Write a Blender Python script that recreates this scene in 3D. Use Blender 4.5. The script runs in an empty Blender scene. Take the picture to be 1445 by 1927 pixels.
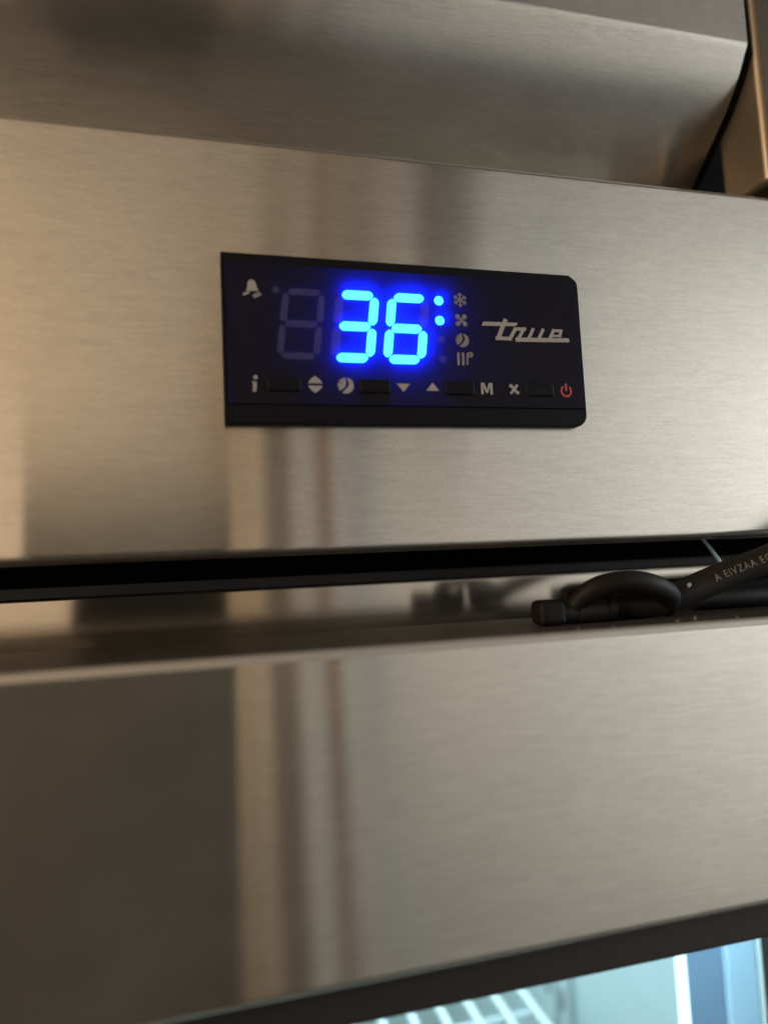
import bpy, bmesh, math, random
from mathutils import Vector, Matrix
random.seed(7)
S = 0.001                      # all shape numbers below are millimetres
sc = bpy.context.scene
col = sc.collection

# ------------------------------------------------------------------ camera
CF = Vector((0.24511667, 0.96567654, 0.08594553))
CR = Vector((0.96920056, -0.24189841, -0.04621067))
CU = Vector((0.02383447, -0.09462546, 0.99522758))
CP = Vector((-2.5696, -129.4111, -28.6923))
cam = bpy.data.cameras.new('camera')
cam_o = bpy.data.objects.new('camera', cam)
col.objects.link(cam_o)
cam_o.matrix_world = Matrix(((CR.x, CU.x, -CF.x, CP.x * S), (CR.y, CU.y, -CF.y, CP.y * S), (CR.z, CU.z, -CF.z, CP.z * S), (0, 0, 0, 1)))
cam.sensor_fit = 'VERTICAL'
cam.sensor_height = 36.0
cam.lens = 1271.17 / 1927 * 36.0
cam.clip_start = 0.004
cam.clip_end = 50
cam.dof.use_dof = True
cam.dof.focus_distance = 0.1510
cam.dof.aperture_fstop = cam.lens / 4.1
sc.camera = cam_o

# ------------------------------------------------------------------ world, lamps, exposure
world = bpy.data.worlds.new('World')
sc.world = world
world.use_nodes = True
bg = world.node_tree.nodes['Background']
bg.inputs['Color'].default_value = (1.0, 0.86, 0.70, 1)
bg.inputs['Strength'].default_value = 0.06

def area(name, loc, target, size, power, colour, size_y=None):
    l = bpy.data.lights.new(name, 'AREA')
    l.energy = power
    l.color = colour
    l.size = size
    if size_y:
        l.shape = 'RECTANGLE'; l.size_y = size_y
    o = bpy.data.objects.new(name, l)
    col.objects.link(o)
    o.location = loc
    o.rotation_euler = (Vector(target) - Vector(loc)).to_track_quat('-Z', 'Y').to_euler()
    return o
area('warm_room_lamp', (-1.6, -0.75, 0.55), (-0.15, -1.8, -0.45), 1.0, 46, (1.0, 0.69, 0.41), 0.8)
area('cool_room_lamp', (2.4, -0.65, 0.45), (1.05, -1.8, -0.75), 1.0, 58, (0.93, 0.985, 1.0), 0.8)

sc.view_settings.view_transform = 'Standard'
sc.view_settings.look = 'None'
sc.view_settings.exposure = 0
sc.view_settings.gamma = 1
sc.view_settings.use_curve_mapping = False
sc.cycles.use_denoising = True
sc.cycles.max_bounces = 10
sc.cycles.transparent_max_bounces = 12
sc.cycles.sample_clamp_indirect = 6

# ------------------------------------------------------------------ materials
def mat(name):
    m = bpy.data.materials.new(name)
    m.use_nodes = True
    return m, m.node_tree.nodes, m.node_tree.links, m.node_tree.nodes['Principled BSDF']

def plain(name, colour, rough=0.5, metal=0.0, spec=0.5, noise=0.0, nscale=400.0, bump=0.0):
    m, n, l, p = mat(name)
    p.inputs['Base Color'].default_value = (*colour, 1)
    p.inputs['Roughness'].default_value = rough
    p.inputs['Metallic'].default_value = metal
    p.inputs['Specular IOR Level'].default_value = spec
    if noise or bump:
        tc = n.new('ShaderNodeTexCoord')
        t = n.new('ShaderNodeTexNoise')
        t.inputs['Scale'].default_value = nscale
        t.inputs['Detail'].default_value = 4
        l.new(tc.outputs['Object'], t.inputs['Vector'])
        if noise:
            mx = n.new('ShaderNodeMix'); mx.data_type = 'RGBA'
            mx.inputs['A'].default_value = (*[c * (1 - noise) for c in colour], 1)
            mx.inputs['B'].default_value = (*[min(1, c * (1 + noise)) for c in colour], 1)
            l.new(t.outputs['Fac'], mx.inputs['Factor'])
            l.new(mx.outputs['Result'], p.inputs['Base Color'])
        if bump:
            b = n.new('ShaderNodeBump')
            b.inputs['Strength'].default_value = bump
            b.inputs['Distance'].default_value = 0.0002
            l.new(t.outputs['Fac'], b.inputs['Height'])
            l.new(b.outputs['Normal'], p.inputs['Normal'])
    return m

def steel(name, colour, across, along_, tangent=(1, 0, 0), grain=0.5, ripple=0.05, vertical=False, haze=0.11):
    """brushed sheet: grain lines along `tangent`; micro-roughness `across` the grain is far larger than `along_` it"""
    m = bpy.data.materials.new(name); m.use_nodes = True
    n, l = m.node_tree.nodes, m.node_tree.links
    n.clear()
    out = n.new('ShaderNodeOutputMaterial')
    g = n.new('ShaderNodeBsdfAnisotropic')
    g2 = n.new('ShaderNodeBsdfAnisotropic'); g2.inputs['Roughness'].default_value = 0.72; g2.inputs['Anisotropy'].default_value = 0
    ms = n.new('ShaderNodeMixShader'); ms.inputs[0].default_value = haze
    l.new(g.outputs[0], ms.inputs[1]); l.new(g2.outputs[0], ms.inputs[2]); l.new(ms.outputs[0], out.inputs['Surface'])
    base = math.sqrt(across * along_)                    # alpha
    g.inputs['Anisotropy'].default_value = 1 - math.sqrt(along_ / across)
    c = n.new('ShaderNodeCombineXYZ')
    for i in range(3): c.inputs[i].default_value = tangent[i]
    l.new(c.outputs[0], g.inputs['Tangent'])
    tc = n.new('ShaderNodeTexCoord')
    def tex(scale, detail, s1, s2):
        mp = n.new('ShaderNodeMapping')
        mp.inputs['Scale'].default_value = (s2, s2, s1) if vertical else (s1, s2, s2)
        l.new(tc.outputs['Object'], mp.inputs['Vector'])
        t = n.new('ShaderNodeTexNoise')
        t.inputs['Scale'].default_value = scale
        t.inputs['Detail'].default_value = detail
        t.inputs['Roughness'].default_value = 0.7
        l.new(mp.outputs[0], t.inputs['Vector'])
        return t
    fine = tex(2300, 3, 0.10, 1.0)             # brush lines
    speck = tex(5200, 2, 0.5, 1.0)             # pits and dust
    mid = tex(300, 3, 0.12, 1.0)               # groups of lines
    dirt = tex(24, 5, 0.7, 1.0)                # wiping smears
    wave = tex(30, 2, 0.3, 1.0)                # slight waviness of the sheet
    mr = n.new('ShaderNodeMapRange')
    mr.inputs['From Min'].default_value = 0.3; mr.inputs['From Max'].default_value = 0.7
    r = math.sqrt(base)
    mr.inputs['To Min'].default_value = r * 0.9; mr.inputs['To Max'].default_value = r * 1.12
    l.new(dirt.outputs['Fac'], mr.inputs['Value'])
    l.new(mr.outputs[0], g.inputs['Roughness'])
    smr = n.new('ShaderNodeMapRange')
    smr.inputs['From Min'].default_value = 0.42; smr.inputs['From Max'].default_value = 0.72
    smr.inputs['To Min'].default_value = haze * 0.8; smr.inputs['To Max'].default_value = haze * 1.3
    smear = tex(11, 3, 0.8, 1.0); smear.inputs['Distortion'].default_value = 0.6
    l.new(smear.outputs['Fac'], smr.inputs['Value']); l.new(smr.outputs[0], ms.inputs[0])
    acc = None
    for t, w in ((fine, 0.32), (speck, 0.38), (mid, 0.10), (dirt, 0.20)):
        a = n.new('ShaderNodeMath'); a.operation = 'MULTIPLY_ADD'; a.inputs[1].default_value = w; a.inputs[2].default_value = 0
        l.new(t.outputs['Fac'], a.inputs[0])
        if acc: l.new(acc.outputs[0], a.inputs[2])
        acc = a
    rm = n.new('ShaderNodeMapRange')
    rm.inputs['From Min'].default_value = 0.38; rm.inputs['From Max'].default_value = 0.62
    l.new(acc.outputs[0], rm.inputs['Value'])
    mx = n.new('ShaderNodeMix'); mx.data_type = 'RGBA'
    k = 0.10 * grain
    mx.inputs['A'].default_value = (*[v * (1 - k) for v in colour], 1)
    mx.inputs['B'].default_value = (*[min(1, v * (1 + k)) for v in colour], 1)
    l.new(rm.outputs[0], mx.inputs['Factor'])
    l.new(mx.outputs['Result'], g.inputs['Color']); l.new(mx.outputs['Result'], g2.inputs['Color'])
    b1 = n.new('ShaderNodeBump'); b1.inputs['Strength'].default_value = ripple; b1.inputs['Distance'].default_value = 0.0006
    l.new(wave.outputs['Fac'], b1.inputs['Height'])
    l.new(b1.outputs[0], g.inputs['Normal'])
    return m

def emit(name, colour, strength):
    m = bpy.data.materials.new(name); m.use_nodes = True
    n, l = m.node_tree.nodes, m.node_tree.links
    n.clear()
    e = n.new('ShaderNodeEmission'); e.inputs['Color'].default_value = (*colour, 1); e.inputs['Strength'].default_value = strength
    o = n.new('ShaderNodeOutputMaterial'); l.new(e.outputs[0], o.inputs['Surface'])
    return m

M = {}
M['steel'] = steel('brushed_steel', (0.655, 0.64, 0.60), 0.105, 0.003, grain=1.6, ripple=0.08)
M['steel_door'] = steel('brushed_steel_door', (0.70, 0.685, 0.635), 0.105, 0.003, grain=1.6, ripple=0.08, haze=0.13)
M['steel_rough'] = steel('satin_edge_steel', (0.52, 0.505, 0.47), 0.42, 0.35, grain=0.8, haze=0.5)
M['steel_hood'] = steel('brushed_steel_hood', (0.67, 0.66, 0.63), 0.11, 0.015, grain=1.9, ripple=0.14, haze=0.10)
M['steel_band'] = steel('smooth_steel', (0.66, 0.62, 0.56), 0.02, 0.006, grain=0.8, ripple=0.06, haze=0.12)
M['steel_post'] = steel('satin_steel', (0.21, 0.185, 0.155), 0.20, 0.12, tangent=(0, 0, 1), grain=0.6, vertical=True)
M['black_plastic'] = plain('black_plastic', (0.005, 0.005, 0.008), 0.55, spec=0.09, noise=0.2, nscale=900, bump=0.06)
M['black_back'] = plain('black_backing', (0.004, 0.004, 0.006), 0.8, spec=0.0)
M['black_frame'] = plain('black_frame', (0.016, 0.015, 0.016), 0.5, noise=0.2, nscale=200)
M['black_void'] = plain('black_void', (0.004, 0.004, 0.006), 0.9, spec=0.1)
M['rubber'] = plain('black_rubber', (0.005, 0.0048, 0.0048), 0.6, spec=0.18, noise=0.25, nscale=700, bump=0.12)
M['rubber_grey'] = plain('grey_rubber', (0.009, 0.009, 0.0095), 0.6, spec=0.2, noise=0.25, nscale=500, bump=0.1)
M['print'] = plain('grey_print', (0.25, 0.243, 0.255), 0.5, noise=0.12, nscale=2500)
M['print_dim'] = plain('dim_grey_print', (0.16, 0.155, 0.172), 0.5, noise=0.12, nscale=2500)
M['print_red'] = plain('red_print', (0.30, 0.035, 0.05), 0.5)
M['print_cord'] = plain('cord_print', (0.13, 0.12, 0.105), 0.6, noise=0.8, nscale=700)
M['segment_lit'] = emit('lit_segment', (0.026, 0.32, 1.0), 15)
M['segment_dark'] = plain('unlit_segment', (0.11, 0.105, 0.13), 0.6)
M['liner'] = plain('aluminium_liner', (0.66, 0.76, 0.79), 0.45, metal=0.35, noise=0.06, nscale=90)
M['lip'] = plain('lip_grey', (0.055, 0.060, 0.075), 0.5, noise=0.3, nscale=120)
M['dark_top'] = plain('dark_door_top', (0.034, 0.029, 0.022), 0.42, noise=0.2, nscale=60)
M['white_metal'] = plain('white_coated_wire', (0.62, 0.68, 0.70), 0.35, noise=0.05, nscale=60)
M['blue_metal'] = plain('blue_grey_coating', (0.16, 0.24, 0.36), 0.4, noise=0.12, nscale=40)
M['pale_metal'] = plain('pale_blue_coating', (0.36, 0.50, 0.66), 0.35, noise=0.08, nscale=40)
M['led'] = emit('led_lens', (0.75, 0.95, 1.0), 2.2)
M['wire_blue'] = plain('blue_wire', (0.30, 0.58, 0.80), 0.35)
M['crumb'] = plain('crumb', (0.10, 0.085, 0.06), 0.8)
M['phone'] = plain('phone_black', (0.010, 0.010, 0.011), 0.8, spec=0.2)
M['phone_lens'] = plain('phone_lens', (0.005, 0.005, 0.008), 0.08)
M['wall'] = plain('beige_wall_paint', (0.61, 0.58, 0.54), 0.8, noise=0.08, nscale=3)
M['trim'] = plain('grey_brown_trim', (0.14, 0.115, 0.09), 0.6, noise=0.2, nscale=8)
M['trim_orange'] = plain('orange_brown_trim', (0.20, 0.11, 0.05), 0.6, noise=0.2, nscale=8)
M['dark_standin'] = plain('standin_brown', (0.045, 0.036, 0.028), 0.6, noise=0.2, nscale=6)
M['floor'] = plain('floor', (0.05, 0.045, 0.04), 0.6, noise=0.15, nscale=4)

# hazy polycarbonate film over the display: mostly clear, a little light scatters on its way through
m = bpy.data.materials.new('matte_film'); m.use_nodes = True
n, l = m.node_tree.nodes, m.node_tree.links
n.clear()
tr = n.new('ShaderNodeBsdfTransparent'); tr.inputs['Color'].default_value = (0.95, 0.95, 1.0, 1)
tl = n.new('ShaderNodeBsdfTranslucent'); tl.inputs['Color'].default_value = (0.03, 0.035, 1.0, 1)
df = n.new('ShaderNodeBsdfDiffuse'); df.inputs['Color'].default_value = (0.13, 0.135, 0.15, 1)
gl = n.new('ShaderNodeBsdfGlossy'); gl.inputs['Roughness'].default_value = 0.35; gl.inputs['Color'].default_value = (0.8, 0.8, 0.9, 1)
m1 = n.new('ShaderNodeMixShader'); m1.inputs[0].default_value = 0.50
m2 = n.new('ShaderNodeMixShader'); m2.inputs[0].default_value = 0.05
m3 = n.new('ShaderNodeMixShader'); m3.inputs[0].default_value = 0.010
o = n.new('ShaderNodeOutputMaterial')
l.new(tr.outputs[0], m1.inputs[1]); l.new(tl.outputs[0], m1.inputs[2])
l.new(m1.outputs[0], m2.inputs[1]); l.new(df.outputs[0], m2.inputs[2])
l.new(m2.outputs[0], m3.inputs[1]); l.new(gl.outputs[0], m3.inputs[2])
l.new(m3.outputs[0], o.inputs['Surface'])
M['film'] = m

# clear door glass
m = bpy.data.materials.new('door_glass'); m.use_nodes = True
n, l = m.node_tree.nodes, m.node_tree.links
n.clear()
tr = n.new('ShaderNodeBsdfTransparent'); tr.inputs['Color'].default_value = (0.86, 0.95, 0.96, 1)
gl = n.new('ShaderNodeBsdfGlossy'); gl.inputs['Roughness'].default_value = 0.02
lw = n.new('ShaderNodeLayerWeight'); lw.inputs['Blend'].default_value = 0.5
pw_ = n.new('ShaderNodeMath'); pw_.operation = 'POWER'; pw_.inputs[1].default_value = 5.0
l.new(lw.outputs['Facing'], pw_.inputs[0])
fr = n.new('ShaderNodeMath'); fr.operation = 'MULTIPLY_ADD'; fr.inputs[1].default_value = 0.5; fr.inputs[2].default_value = 0.03
l.new(pw_.outputs[0], fr.inputs[0])
mx = n.new('ShaderNodeMixShader'); o = n.new('ShaderNodeOutputMaterial')
l.new(fr.outputs[0], mx.inputs[0]); l.new(tr.outputs[0], mx.inputs[1]); l.new(gl.outputs[0], mx.inputs[2]); l.new(mx.outputs[0], o.inputs['Surface'])
M['glass'] = m

# ------------------------------------------------------------------ helpers
def finish(name, bm, material, parent=None, smooth=False):
    for v in bm.verts: v.co *= S
    bmesh.ops.recalc_face_normals(bm, faces=bm.faces)
    me = bpy.data.meshes.new(name)
    bm.to_mesh(me); bm.free()
    if smooth:
        for p in me.polygons: p.use_smooth = True
        me.set_sharp_from_angle(angle=math.radians(40))
    me.materials.append(M[material])
    o = bpy.data.objects.new(name, me)
    col.objects.link(o)
    if smooth:
        wn = o.modifiers.new('weighted_normal', 'WEIGHTED_NORMAL'); wn.keep_sharp = True; wn.weight = 100
    if parent: o.parent = parent
    return o

def box(bm, a, b, bevel=0.0, seg=2):
    r = bmesh.ops.create_cube(bm, size=1.0)
    vs = r['verts']
    for v in vs:
        v.co = Vector([(a[i] + b[i]) / 2 + v.co[i] * (b[i] - a[i]) for i in range(3)])
    if bevel:
        es = list({e for v in vs for e in v.link_edges})
        bmesh.ops.bevel(bm, geom=es, offset=bevel, segments=seg, profile=0.5, affect='EDGES')

def extrude_profile(bm, prof, x0, x1):
    """closed (y, z) profile swept along X"""
    a = [bm.verts.new((x0, y, z)) for y, z in prof]
    b = [bm.verts.new((x1, y, z)) for y, z in prof]
    k = len(prof)
    for i in range(k):
        bm.faces.new((a[i], a[(i + 1) % k], b[(i + 1) % k], b[i]))
    bm.faces.new(a); bm.faces.new(b[::-1])

def plate(bm, outer, holes, y0, y1):
    """flat (x, z) outline with holes, given thickness from y0 (front) to y1"""
    es = []
    for loop in [outer] + holes:
        vs = [bm.verts.new((x, y0, z)) for x, z in loop]
        es += [bm.edges.new((vs[i], vs[(i + 1) % len(vs)])) for i in range(len(vs))]
    r = bmesh.ops.triangle_fill(bm, edges=es, use_beauty=True, use_dissolve=False)
    fs = [g for g in r['geom'] if isinstance(g, bmesh.types.BMFace)]
    ex = bmesh.ops.extrude_face_region(bm, geom=fs)
    for g in ex['geom']:
        if isinstance(g, bmesh.types.BMVert): g.co.y = y1

def arc(cx, cz, r, a0, a1, k=6):
    return [(cx + r * math.cos(math.radians(a0 + (a1 - a0) * i / k)), cz + r * math.sin(math.radians(a0 + (a1 - a0) * i / k))) for i in range(k + 1)]

def smooth_path(pts, sub=8):
    pts = [Vector(p) for p in pts]
    out = []
    for i in range(len(pts) - 1):
        p0 = pts[max(i - 1, 0)]; p1 = pts[i]; p2 = pts[i + 1]; p3 = pts[min(i + 2, len(pts) - 1)]
        for k in range(sub):
            t = k / sub
            out.append(0.5 * ((2 * p1) + (p2 - p0) * t + (2 * p0 - 5 * p1 + 4 * p2 - p3) * t * t + (3 * p1 - p0 - 3 * p2 + p3) * t ** 3))
    out.append(pts[-1])
    return out

def tube(bm, path, rad, seg=16):
    rings = []
    up = Vector((0, 1, 0.01)).normalized()
    for i, p in enumerate(path):
        d = (path[min(i + 1, len(path) - 1)] - path[max(i - 1, 0)]).normalized()
        n_ = (up - d * up.dot(d)).normalized(); b_ = d.cross(n_)
        r = rad(i / (len(path) - 1)) if callable(rad) else rad
        rings.append([bm.verts.new(p + (n_ * math.cos(2 * math.pi * k / seg) + b_ * math.sin(2 * math.pi * k / seg)) * r) for k in range(seg)])
    for a, b in zip(rings, rings[1:]):
        for k in range(seg):
            bm.faces.new((a[k], a[(k + 1) % seg], b[(k + 1) % seg], b[k]))
    bm.faces.new(rings[0]); bm.faces.new(rings[-1][::-1])

def empty(name, loc=(0, 0, 0)):
    o = bpy.data.objects.new(name, None)
    o.empty_display_size = 0.01
    col.objects.link(o)
    return o

def tag(o, label=None, category=None, group=None, kind=None):
    if label: o['label'] = label
    if category: o['category'] = category
    if group: o['group'] = group
    if kind: o['kind'] = kind
    return o

def boxpart(name, a, b, material, parent, bevel=0.0, seg=2):
    bm = bmesh.new(); box(bm, a, b, bevel, seg)
    return finish(name, bm, material, parent, smooth=bevel > 0)

# ------------------------------------------------------------------ what the steel mirrors: wall and floor behind the camera
tag(boxpart('wall', (-2600, -1860, -1500), (3200, -1800, 2400), 'wall', None), kind='structure')
tag(boxpart('floor', (-2600, -1800, -1560), (3200, -20, -1500), 'floor', None), kind='structure')

# ------------------------------------------------------------------ refrigerator
XL, XR = -420, 420
fridge = tag(empty('refrigerator'), 'brushed stainless steel refrigerator with blue-lit temperature display and glass door', 'refrigerator')

# header panel: bent sheet, hemmed edges
def hem(yf, zt, zb, r, depth, t):
    outer = []
    outer += [(yf + depth, zt)]
    outer += [(yf + r - r * math.sin(math.radians(a)), zt - r + r * math.cos(math.radians(a))) for a in range(0, 91, 15)]
    outer += [(yf + r - r * math.cos(math.radians(a)), zb + r - r * math.sin(math.radians(a))) for a in range(0, 91, 15)]
    outer += [(yf + depth * 0.55, zb)]
    outer += [(yf + depth * 0.55, zb + t), (yf + t, zb + t), (yf + t, zt - t), (yf + depth, zt - t)]
    return outer
bm = bmesh.new()
extrude_profile(bm, hem(2.4, 59.8, -24.73, 1.6, 22, 1.2), XL, XR)
finish('header_panel', bm, 'steel', fridge, smooth=True)
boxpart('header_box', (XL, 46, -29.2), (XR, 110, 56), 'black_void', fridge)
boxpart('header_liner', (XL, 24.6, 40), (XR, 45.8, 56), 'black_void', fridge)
boxpart('cabinet_front', (XL, 45, -66), (XR, 60, -31.7), 'steel_band', fridge, 0.8)
boxpart('cabinet_lip', (XL, 45.6, -31.6), (XR, 60, -29.3), 'lip', fridge)

# door: steel rail, black glazing frame, glass, gasket
door = boxpart('door', (XL, -15, -96.4), (XR, 22, -41.8), 'steel_door', fridge, 1.7, 4)
boxpart('glazing_frame', (XL, -10, -105.2), (XR, 18, -96.6), 'black_frame', door, 0.8)
boxpart('glass_pane', (XL, 0, -620), (XR, 4, -105.4), 'glass', door)
boxpart('edge_trim', (XL, -15.08, -44.0), (XR, -12.9, -41.62), 'steel_rough', door, 1.5, 4)
boxpart('dark_top_strip', (XL, -12.8, -42.2), (XR, 21.6, -41.7), 'dark_top', door)  # dark colour stands for the dim reflection in the door's steel top
boxpart('gasket', (XL, 22.2, -64), (XR, 44.6, -49), 'rubber', door, 1.5)

# lit refrigerator interior
boxpart('interior_ceiling', (XL, 61, -99), (170, 430, -96), 'white_metal', fridge)
boxpart('interior_back', (XL, 430, -640), (260, 434, -96), 'liner', fridge)
boxpart('interior_side', (170, 136, -640), (173, 429.6, -99.4), 'liner', fridge)
boxpart('interior_side_trim', (169.3, 100, -640), (172.6, 135.6, -99.4), 'liner', fridge)
boxpart('interior_floor', (XL, 61, -646), (260, 434, -641), 'white_metal', fridge)
boxpart('interior_side_far', (XL - 4, 61, -640), (XL - 1, 430, -96), 'liner', fridge)
for y0, w in ((204, 7), (219, 9)):
    pil = boxpart('shelf_standard', (165.5, y0, -640), (169.8, y0 + w, -99.6), 'white_metal', fridge, 0.8)
    for k in range(9):
        boxpart('slot', (165.2, y0 + w * 0.35, -180 - 26 * k), (165.45, y0 + w * 0.65, -170 - 26 * k), 'black_void', pil)
mul = boxpart('mullion', (133.6, 60, -640), (146.4, 66, -99.4), 'blue_metal', fridge, 1.0)
boxpart('light_strip', (132.2, 58.5, -640), (132.9, 64, -99.4), 'led', mul, 0.5)
boxpart('cover_strip', (146.6, 58, -640), (157.6, 66, -99.4), 'pale_metal', mul, 1.2)
boxpart('edge_bead', (157.8, 57.6, -640), (159.0, 60, -99.4), 'white_metal', mul, 0.3)
boxpart('jamb', (159.4, 60.5, -640), (260, 70, -96), 'black_frame', fridge)
area('refrigerator_lamp', (0.06, 0.036, -0.107), (0.11, 0.16, -0.25), 0.26, 0.40, (0.76, 0.94, 1.0), 0.012)
area('refrigerator_back_lamp', (0.02, 0.26, -0.104), (0.02, 0.26, -0.4), 0.25, 0.85, (0.78, 0.95, 1.0), 0.12)

# wire shelf
shelf = tag(empty('wire_shelf'), 'white wire shelf inside the lit refrigerator, at the bottom edge of the photo', 'shelf')
proto = None
for k in range(15):
    x = -56 + 13.3 * k
    if proto is None:
        bm = bmesh.new(); tube(bm, [Vector((0, 78, 0)), Vector((0, 415, 0))], 1.8, 10)
        proto = finish('rod', bm, 'white_metal', shelf, True); o = proto
    else:
        o = proto.copy(); col.objects.link(o); o.parent = shelf
    o.location = (x * S, 0, -225 * S)
for y in (84, 112, 140, 168, 196, 224, 252, 300, 350, 400):
    bm = bmesh.new(); tube(bm, [Vector((-80, y, -229.2)), Vector((134, y, -229.2))], 1.7, 10)
    finish('cross_rod', bm, 'white_metal', shelf, True)

# ------------------------------------------------------------------ temperature controller
ctl = tag(empty('temperature_controller'), 'black digital temperature controller showing blue 36, set in the header panel', 'controller')
outer = [(0.0, 0.45), (77 - 2.6, 0.45)] + arc(77 - 2.6, 3.05, 2.6, -75, 0, 5) + [(77, 32.0)] + arc(75.2, 32.2, 1.8, 15, 60, 3) + [(75.0, 34.55), (0.0, 34.6)]
inner = [(0.7, 4.35), (76.3, 4.35), (76.3, 32.5), (0.7, 32.5)]
bm = bmesh.new(); plate(bm, outer, [inner], 0.35, 2.5)
hs = finish('housing', bm, 'black_plastic', ctl)
bv = hs.modifiers.new('bevel', 'BEVEL'); bv.width = 0.25 * S; bv.segments = 2; bv.limit_method = 'ANGLE'; bv.angle_limit = math.radians(50)
boxpart('backing', (0.72, 1.75, 4.37), (76.28, 2.3, 32.48), 'black_back', ctl)
boxpart('film', (0.74, 0.0, 4.39), (76.26, 0.02, 32.46), 'film', ctl)
# film as one sheet: a closed box would scatter twice
bm = bmesh.new()
vs = [bm.verts.new((x, 0, z)) for x, z in ((0.74, 4.39), (76.26, 4.39), (76.26, 32.46), (0.74, 32.46))]
bm.faces.new(vs)
for v in bm.verts: v.co *= S
fm = bpy.data.objects['film']; old = fm.data
me = bpy.data.meshes.new('film'); bm.to_mesh(me); bm.free(); me.materials.append(M['film']); fm.data = me; bpy.data.meshes.remove(old)

def back(x, z, y):      # a point measured on the face, pushed back to depth y inside the module
    k = (y + 129.41) / 129.41
    return (CP.x + (x - CP.x) * k, CP.z + (z - CP.z) * k)

def seg_pts(x0, z0, x1, z1, t, g):
    d = Vector((x1 - x0, z1 - z0)); L = d.length; d /= L; p = Vector((-d.y, d.x)); a = Vector((x0, z0))
    c = t * 0.5
    raw = [(g, 0), (g + c * 0.35, c * 0.62), (g + c * 0.95, c), (L - g - c * 0.95, c), (L - g - c * 0.35, c * 0.62), (L - g, 0),
           (L - g - c * 0.35, -c * 0.62), (L - g - c * 0.95, -c), (g + c * 0.95, -c), (g + c * 0.35, -c * 0.62)]
    return [tuple(a + d * u + p * v) for u, v in raw]

def digit(x0, lit, label):
    W, H, t, z0 = 8.95, 14.8, 1.8, 12.95
    h = t / 2
    L_, R_, B_, T_, C_ = h, W - h, h, H - h, H / 2
    segs = {'a': (L_, T_, R_, T_), 'b': (R_, T_, R_, C_), 'c': (R_, C_, R_, B_), 'd': (L_, B_, R_, B_), 'e': (L_, C_, L_, B_), 'f': (L_, T_, L_, C_), 'g': (L_, C_, R_, C_)}
    root = boxpart('digit', (0, 0, 0), (1, 1, 1), 'black_back', ctl)
    a = back(x0 - 0.6, z0 - 0.8, 2.1); b = back(x0 + W + 0.9, z0 + H + 0.8, 2.1)
    bm = bmesh.new(); box(bm, (a[0], 1.6, a[1]), (b[0], 1.7, b[1]))
    for v in bm.verts: v.co *= S
    bm.to_mesh(root.data); bm.free()
    root['label'] = label
    for s, q in segs.items():
        pts = [back(x0 + x + 0.125 * z, z0 + z, 2.0) for x, z in seg_pts(*q, t if lit else 1.35, 0.36)]
        bm = bmesh.new(); plate(bm, pts, [], 1.45, 1.59)
        finish('segment', bm, 'segment_lit' if s in lit else 'segment_dark', root)
digit(9.75, '', 'unlit grey digit')
digit(20.55, 'abcdg', 'blue lit digit 3')
digit(31.35, 'acdefg', 'blue lit digit 6')
def disc(name, x, z, r, y0, y1, material, parent, k=20):
    bm = bmesh.new(); plate(bm, [(x + r * math.cos(2 * math.pi * i / k), z + r * math.sin(2 * math.pi * i / k)) for i in range(k)], [], y0, y1)
    return finish(name, bm, material, parent)
for x, z, r, mt in ((44.0, 26.67, 0.98, 'segment_lit'), (43.98, 22.4, 0.98, 'segment_lit'), (44.1, 18.4, 0.8, 'segment_dark'), (44.17, 14.25, 0.8, 'segment_dark'), (10.36, 27.03, 0.7, 'segment_dark')):
    p = back(x, z, 2.0)
    disc('indicator_dot', p[0], p[1], r, 1.45, 1.59, mt, ctl)

# printed marks on the film
PY0, PY1 = -0.05, -0.02
def mark(name, polys, material='print', holes=()):
    bm = bmesh.new()
    for i, p in enumerate(polys):
        plate(bm, p, [h for k, h in holes if k == i], PY0 - 0.004 * i, PY1 - 0.004 * i)
    return finish(name, bm, material, ctl)
def bar(x0, z0, x1, z1, w):
    d = Vector((x1 - x0, z1 - z0)).normalized(); p = Vector((-d.y, d.x)) * w / 2
    return [(x0 + p.x, z0 + p.y), (x0 - p.x, z0 - p.y), (x1 - p.x, z1 - p.y), (x1 + p.x, z1 + p.y)]
def circ(x, z, r, k=20, a0=0): return [(x + r * math.cos(a0 + 2 * math.pi * i / k), z + r * math.sin(a0 + 2 * math.pi * i / k)) for i in range(k)]
def rot(pts, cx, cz, a):
    c, s = math.cos(a), math.sin(a)
    return [(cx + x * c - z * s, cz + x * s + z * c) for x, z in pts]
# alarm bell with struck-through corner
bell = [(-0.22, 1.6), (0.22, 1.6), (0.62, 1.25), (0.85, 0.7), (0.95, -0.1), (1.25, -0.7), (-1.25, -0.7), (-0.95, -0.1), (-0.85, 0.7), (-0.62, 1.25)]
mark('bell_icon', [rot(bell, 5.85, 27.45, 0.06), bar(4.1, 25.95, 5.3, 26.45, 0.45), bar(5.9, 25.75, 7.3, 26.55, 0.26), bar(6.2, 25.4, 7.6, 26.2, 0.26)])
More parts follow.
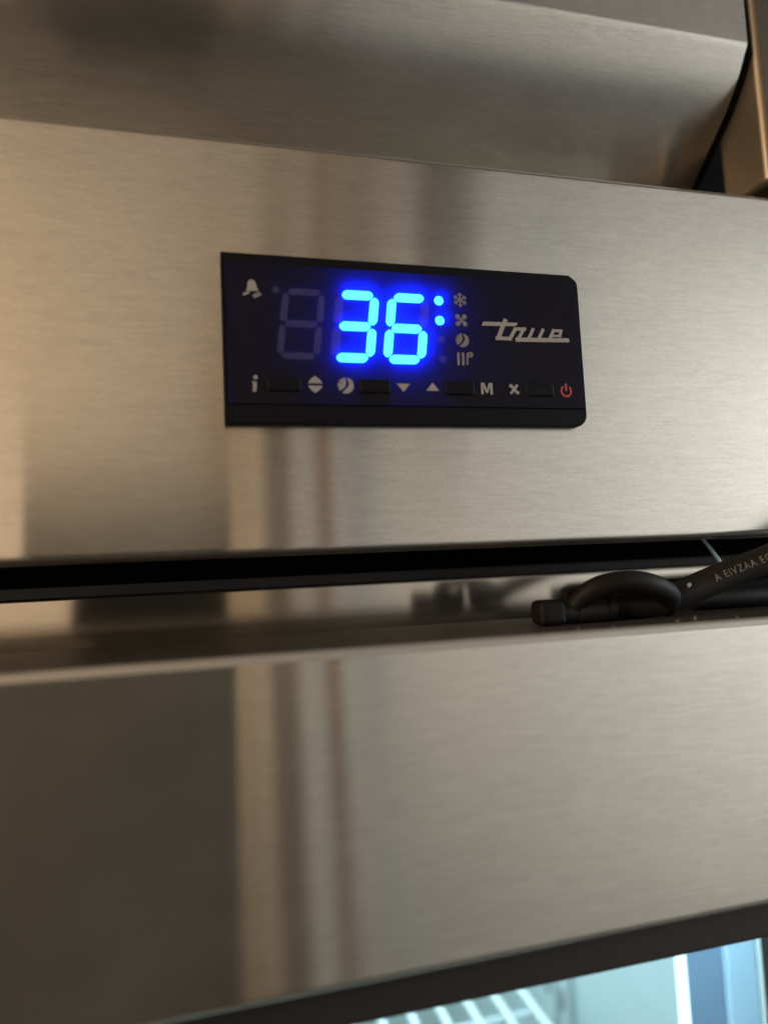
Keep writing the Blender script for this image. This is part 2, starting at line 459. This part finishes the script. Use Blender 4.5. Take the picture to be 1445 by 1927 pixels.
# snowflake
def snow(cx, cz, r):
    out = []
    for k in range(3):
        a = math.radians(90 + 60 * k); out.append(bar(cx - r * math.cos(a), cz - r * math.sin(a), cx + r * math.cos(a), cz + r * math.sin(a), 0.34))
    for k in range(6):
        a = math.radians(90 + 60 * k); px, pz = cx + r * 0.52 * math.cos(a), cz + r * 0.52 * math.sin(a)
        for d in (-0.75, 0.75):
            out.append(bar(px, pz, px + 0.62 * math.cos(a + d), pz + 0.62 * math.sin(a + d), 0.28))
    return out
mark('snowflake_icon', snow(48.89, 27.27, 1.55), 'print_dim')
def fan(cx, cz, r, tw=0.5):
    out = []
    for k in range(4):
        a = math.radians(45 + 90 * k)
        pts = [(0.12, 0.1), (0.45 * r, 0.42 * r), (0.85 * r, 0.46 * r), (1.02 * r, 0.12 * r), (0.85 * r, -0.18 * r), (0.4 * r, -0.12 * r)]
        out.append(rot(pts, cx, cz, a - 0.2))
    out.append(circ(cx, cz, 0.32, 10))
    return out
mark('fan_icon', fan(48.91, 22.87, 1.6), 'print_dim')
def drop_ball(cx, cz, r):
    out = [[(cx + 0.15 * r, cz + 0.95 * r)] + [(cx + r * math.cos(math.radians(a)), cz + r * math.sin(math.radians(a))) for a in range(60, -121, -20)] + [(cx + 0.1 * r, cz - 0.35 * r), (cx + 0.45 * r, cz + 0.2 * r)]]
    for a in (100, 140, 180, 215):
        t = math.radians(a); out.append(bar(cx + 0.12 * r * math.cos(t), cz + 0.12 * r * math.sin(t), cx + r * math.cos(t), cz + r * math.sin(t), 0.36))
    for a in (120, 165, 200):
        t = math.radians(a); out.append(bar(cx + 0.5 * r * math.cos(t), cz + 0.5 * r * math.sin(t), cx + 0.98 * r * math.cos(t), cz + 0.98 * r * math.sin(t), 0.3))
    return out
mark('defrost_icon', drop_ball(48.9, 18.55, 1.5), 'print_dim')
mark('heat_icon', [bar(47.75, 13.15, 47.85, 15.9, 0.55), bar(48.8, 13.15, 48.9, 15.9, 0.55), bar(49.7, 13.3, 49.9, 15.9, 0.38), circ(50.55, 15.5, 0.6, 14)], 'print_dim', holes=[(3, circ(50.55, 15.5, 0.22, 10))])
# button row
mark('info_icon', [rot([(-0.32, -1.5), (0.35, -1.5), (0.42, 0.45), (-0.5, 0.45), (-0.5, 0.1), (-0.25, 0.0)], 5.8, 8.2, -0.06), circ(6.0, 9.55, 0.42, 12)])
mark('up_down_icon', [[(16.1, 8.62), (19.0, 8.62), (18.5, 9.4), (17.55, 10.1), (16.6, 9.4)], [(16.1, 8.12), (19.0, 8.12), (18.4, 7.3), (17.5, 6.65), (16.65, 7.3)]])
mark('defrost_key_icon', drop_ball(23.64, 8.3, 1.65))
mark('down_icon', [[(34.1, 8.95), (37.0, 8.95), (35.6, 7.25)]])
mark('up_icon', [[(40.35, 7.6), (43.2, 7.6), (41.85, 9.3)]])
mark('letter_m', [[(52.45, 7.05), (53.0, 7.05), (53.0, 8.7), (53.55, 7.35), (53.95, 7.35), (54.5, 8.7), (54.5, 7.05), (55.05, 7.05), (55.05, 9.55), (54.3, 9.55), (53.75, 8.15), (53.2, 9.55), (52.45, 9.55)]])
mark('cross_icon', [rot([(-1.3, -0.28), (1.3, -0.28), (1.3, 0.28), (-1.3, 0.28)], 59.98, 8.32, math.radians(50)), rot([(-1.3, -0.28), (1.3, -0.28), (1.3, 0.28), (-1.3, 0.28)], 59.98, 8.32, math.radians(130)), bar(58.9, 9.1, 59.5, 8.75, 0.5), bar(60.5, 7.75, 61.1, 7.5, 0.5)])
pw = [(72.18 + 1.38 * math.cos(math.radians(a)), 8.15 + 1.38 * math.sin(math.radians(a))) for a in range(125, 416, 15)] + [(72.18 + 0.92 * math.cos(math.radians(a)), 8.15 + 0.92 * math.sin(math.radians(a))) for a in range(410, 124, -15)]
mark('power_icon', [pw, bar(72.18, 8.15, 72.18, 9.8, 0.46)], 'print_red')
# lettering "true": slanted strokes as on the badge
logo = [
    [(53.9, 22.82), (53.38, 21.92), (61.25, 22.12), (61.85, 22.92)],
    bar(59.05, 23.6, 56.95, 19.15, 0.95), bar(56.45, 19.3, 59.9, 19.35, 0.8), bar(59.6, 19.0, 61.25, 21.75, 0.8),
    bar(60.9, 21.5, 63.65, 21.6, 0.72), bar(63.0, 21.4, 61.5, 19.1, 0.72), bar(61.0, 19.15, 73.75, 19.5, 0.92),
    bar(65.4, 21.85, 64.05, 19.4, 0.72), bar(67.75, 21.85, 66.4, 19.4, 0.72), bar(70.25, 21.8, 68.95, 19.4, 0.75),
    bar(69.9, 21.5, 72.3, 21.58, 0.62), bar(71.95, 21.7, 71.45, 20.1, 0.7), bar(71.7, 20.4, 69.6, 20.32, 0.5),
]
mark('lettering_true', logo, 'print')
for x0, x1 in ((8.1, 14.8), (26.3, 32.9), (44.45, 51.05), (62.7, 69.25)):
    boxpart('button', (x0, -0.35, 6.75), (x1, 1.0, 9.75), 'black_plastic', ctl, 0.5, 3)

# ------------------------------------------------------------------ cord tucked in the gap above the door
cord = tag(empty('power_cord'), 'black printed power cord looped and tucked on top of the door', 'cord')
bm = bmesh.new()
path = smooth_path([(170, -8, -9), (145, -7, -19), (124, -5, -27.6), (107, -2, -33.2), (92, 0, -38.0), (82, 3, -38.6)])
tube(bm, path, 3.1, 20)
cable = finish('cable', bm, 'rubber_grey', cord, True)
bm = bmesh.new()
tube(bm, smooth_path([(93.5, 1, -39.2), (91.2, -2.5, -36.6), (86.5, -4.4, -34.6), (80.5, -4.6, -33.3), (75.5, -3.6, -33.9), (71.8, -1.6, -36.2), (69.2, 0.2, -39.4)]), lambda t: 2.75 - 0.7 * t + 0.08 * math.sin(19 * t), 18)
finish('loop', bm, 'rubber', cord, True)
def collar(name, x0, x1, r, z, y, material):
    bm = bmesh.new(); tube(bm, [Vector((x0, y, z)), Vector((x0 + 0.3, y, z)), Vector((x1 - 0.3, y, z)), Vector((x1, y, z))], lambda t: r if 0.2 < t < 0.8 else r * 0.86, 20)
    finish(name, bm, material, cord, True)
boxpart('end_cap', (61.4, -3.0, -41.6), (67.3, 2.6, -36.4), 'rubber', cord, 1.3, 3)
collar('strain_relief', 66.6, 70.6, 2.4, -39.2, 0, 'rubber_grey')
collar('sleeve', 70.4, 77.6, 2.6, -39.1, 0, 'rubber_grey')
collar('ring', 77.4, 79.4, 2.9, -38.8, 0, 'rubber')
# worn white print along the cord
fc = bpy.data.curves.new('cord_print', 'FONT'); fc.body = 'A EIVZAA EOR'; fc.size = 2.15 * S; fc.space_character = 1.25
fo = bpy.data.objects.new('cord_print', fc); col.objects.link(fo)
bpy.context.view_layer.update()
me = bpy.data.meshes.new_from_object(fo.evaluated_get(bpy.context.evaluated_depsgraph_get()))
bpy.data.objects.remove(fo)
axp, bxp = Vector((107, -2, -33.2)), Vector((128, -5.3, -26.0))
ux = (bxp - axp).normalized(); fwd = Vector((0, -1, 0)); fwd = (fwd - ux * fwd.dot(ux)).normalized(); uz = fwd.cross(ux) * -1
if uz.z < 0: uz = -uz
start = axp + ux * -4.5
for v in me.vertices:
    s = v.co.x / S * 0.92; h = v.co.y / S
    ang = (h + 0.35) / 3.1
    # follow the cable: nearest point of its path along x
    px = start.x + ux.x * s
    j = min(range(len(path)), key=lambda i: abs(path[i].x - px))
    k = j + 1 if path[j].x > px and j + 1 < len(path) else j - 1
    k = max(0, min(len(path) - 1, k))
    f = 0 if path[k].x == path[j].x else (px - path[j].x) / (path[k].x - path[j].x)
    c = path[j].lerp(path[k], f)
    v.co = (c + (fwd * math.cos(ang) + uz * math.sin(ang)) * 3.34) * S
me.materials.clear(); me.materials.append(M['print_cord'])
tp = bpy.data.objects.new('cord_lettering', me); col.objects.link(tp); tp.parent = cord
bm = bmesh.new(); plate(bm, [(95.4, -34.7), (96.3, -34.3), (96.5, -35.0), (95.8, -35.4)], [], -3.9, -3.6)
finish('paint_fleck', bm, 'print', cord)

c2 = bmesh.new()
tube(c2, smooth_path([(190, 12, -38.6), (150, 11, -39.0), (125, 10, -39.2), (108, 11, -39.3)]), 2.45, 16)
tag(finish('spare_cable', c2, 'rubber', None, True), 'second black cable lying behind the printed cord on the door top', 'cable')
c3 = bmesh.new()  # extra cable, added to darken the right of the gap
tube(c3, smooth_path([(210, 34, -36.6), (165, 33, -37.2), (130, 32.5, -37.6), (99, 33.5, -38.4)]), lambda t: 3.3 if t < 0.97 else 2.6, 16)
tag(finish('added_dark_cable', c3, 'rubber', None, True), 'thick black cable added to darken the back of the gap, behind the other cords', 'cable')
w = bmesh.new()
tube(w, smooth_path([(109.5, 11, -21), (112.0, 10, -25.2), (113.6, 9.6, -27.6), (115.8, 9.6, -30.6)]), 0.42, 8)
tag(finish('thin_wire', w, 'wire_blue', None, True), 'thin pale blue wire end hanging in the dark gap under the header', 'wire')

# crumbs along the top edge of the door
bm = bmesh.new()
for x, y, h in ((64.5, -11.5, 0.55), (86.5, -11.5, 0.7), (90.6, -11.6, 1.2), (101, -11, 0.5), (72, -11.6, 0.4), (112, -10, 0.6)):
    r = bmesh.ops.create_icosphere(bm, subdivisions=1, radius=0.5)
    for v in r['verts']:
        v.co = Vector((x + v.co.x * random.uniform(0.5, 1.0), y + v.co.y * 0.8, -41.8 + h / 2 + v.co.z * h))
tag(finish('crumbs', bm, 'crumb', None), 'tiny tan crumbs along the top edge of the door', 'crumbs', kind='stuff')

# ------------------------------------------------------------------ steel hood above, and the post at its end
hood = tag(empty('canopy'), 'brushed steel canopy with sloping underside above the header panel', 'canopy')
prof = [(0.0, 260)]
zc = 96.6
prof += [(0.0, zc + 1.5), (0.25, zc + 0.6), (0.9, zc - 0.3)]
y, z = 0.9, zc - 0.3
for i in range(14):                       # underside curls gradually inwards
    tilt = math.radians(31 + 19 * min(1, i / 3))
    y += 4.6 * math.sin(tilt); z -= 4.6 * math.cos(tilt)
    prof.append((y, z))
back_ = [(yy + 1.2, zz + 0.9) for yy, zz in reversed(prof[4:])] + [(1.6, zc + 1.9), (1.4, 260)]
bm = bmesh.new(); extrude_profile(bm, prof + back_, -420, 129.0)
finish('folded_sheet', bm, 'steel_hood', hood, smooth=True)
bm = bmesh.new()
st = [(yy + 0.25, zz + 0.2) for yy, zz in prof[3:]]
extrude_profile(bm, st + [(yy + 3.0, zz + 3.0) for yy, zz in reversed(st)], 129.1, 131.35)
finish('end_shadow_strip', bm, 'black_void', hood)  # black strip in place of the shade between canopy and post
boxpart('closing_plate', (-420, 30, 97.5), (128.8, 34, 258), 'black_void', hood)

post = tag(empty('corner_post'), 'satin steel corner post at the right end of the canopy', 'post')
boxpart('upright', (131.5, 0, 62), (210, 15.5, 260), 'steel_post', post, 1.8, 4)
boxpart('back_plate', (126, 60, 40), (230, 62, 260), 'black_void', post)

# ------------------------------------------------------------------ what the steel mirrors: the phone taking the picture, trims across the aisle and added dark shapes
ph = tag(empty('smartphone'), 'black smartphone taking the photo, mirrored as the dark block on the left', 'smartphone')
ph.matrix_world = Matrix(((CR.x, CU.x, -CF.x, CP.x * S), (CR.y, CU.y, -CF.y, CP.y * S), (CR.z, CU.z, -CF.z, CP.z * S), (0, 0, 0, 1)))
boxpart('body', (-64.3, -142, 2.2), (8.3, 33, 11), 'phone', ph, 3.5, 3)
for x, y, r in ((-0.2, -24, 5.5), (-0.2, -46, 5.5), (-20, 4, 4.0), (-20, -20, 4.0)):
    bm = bmesh.new()
    bmesh.ops.create_cone(bm, cap_ends=True, segments=24, radius1=r, radius2=r * 0.92, depth=1.2)
    for v in bm.verts: v.co += Vector((x, y, 1.7))
    finish('lens', bm, 'phone_lens', ph, True)

def trim(x0, x1, y, z0, z1, label, material):
    t = tag(boxpart('door_trim', (x0, y - 40, z0), (x1, y, z1), material, None, 4), label, 'trim', 'upright trims across the aisle')
    return t
trim(136, 206, -1700, -1500, 700, 'wide grey-brown upright trim mirrored right of the dark phone block', 'trim')
trim(286, 318, -1700, -1500, 900, 'narrow orange-brown upright trim mirrored farther right in the steel', 'trim_orange')
tag(boxpart('dark_standin', (-335, -1500, -1500), (30, -1100, -260), 'dark_standin', None, 6), 'dark box standing in for the person holding the phone, mirrored low on the left of the steel', 'dark_standin')  # added dark box in place of the person behind the phone
tag(boxpart('wall_dark_shape', (580, -1700, 540), (725, -1560, 2300), 'dark_standin', None, 20), 'dark shape added high on the wall, mirrored above the display', 'dark_shape')  # added only for the dark patch it mirrors in the header
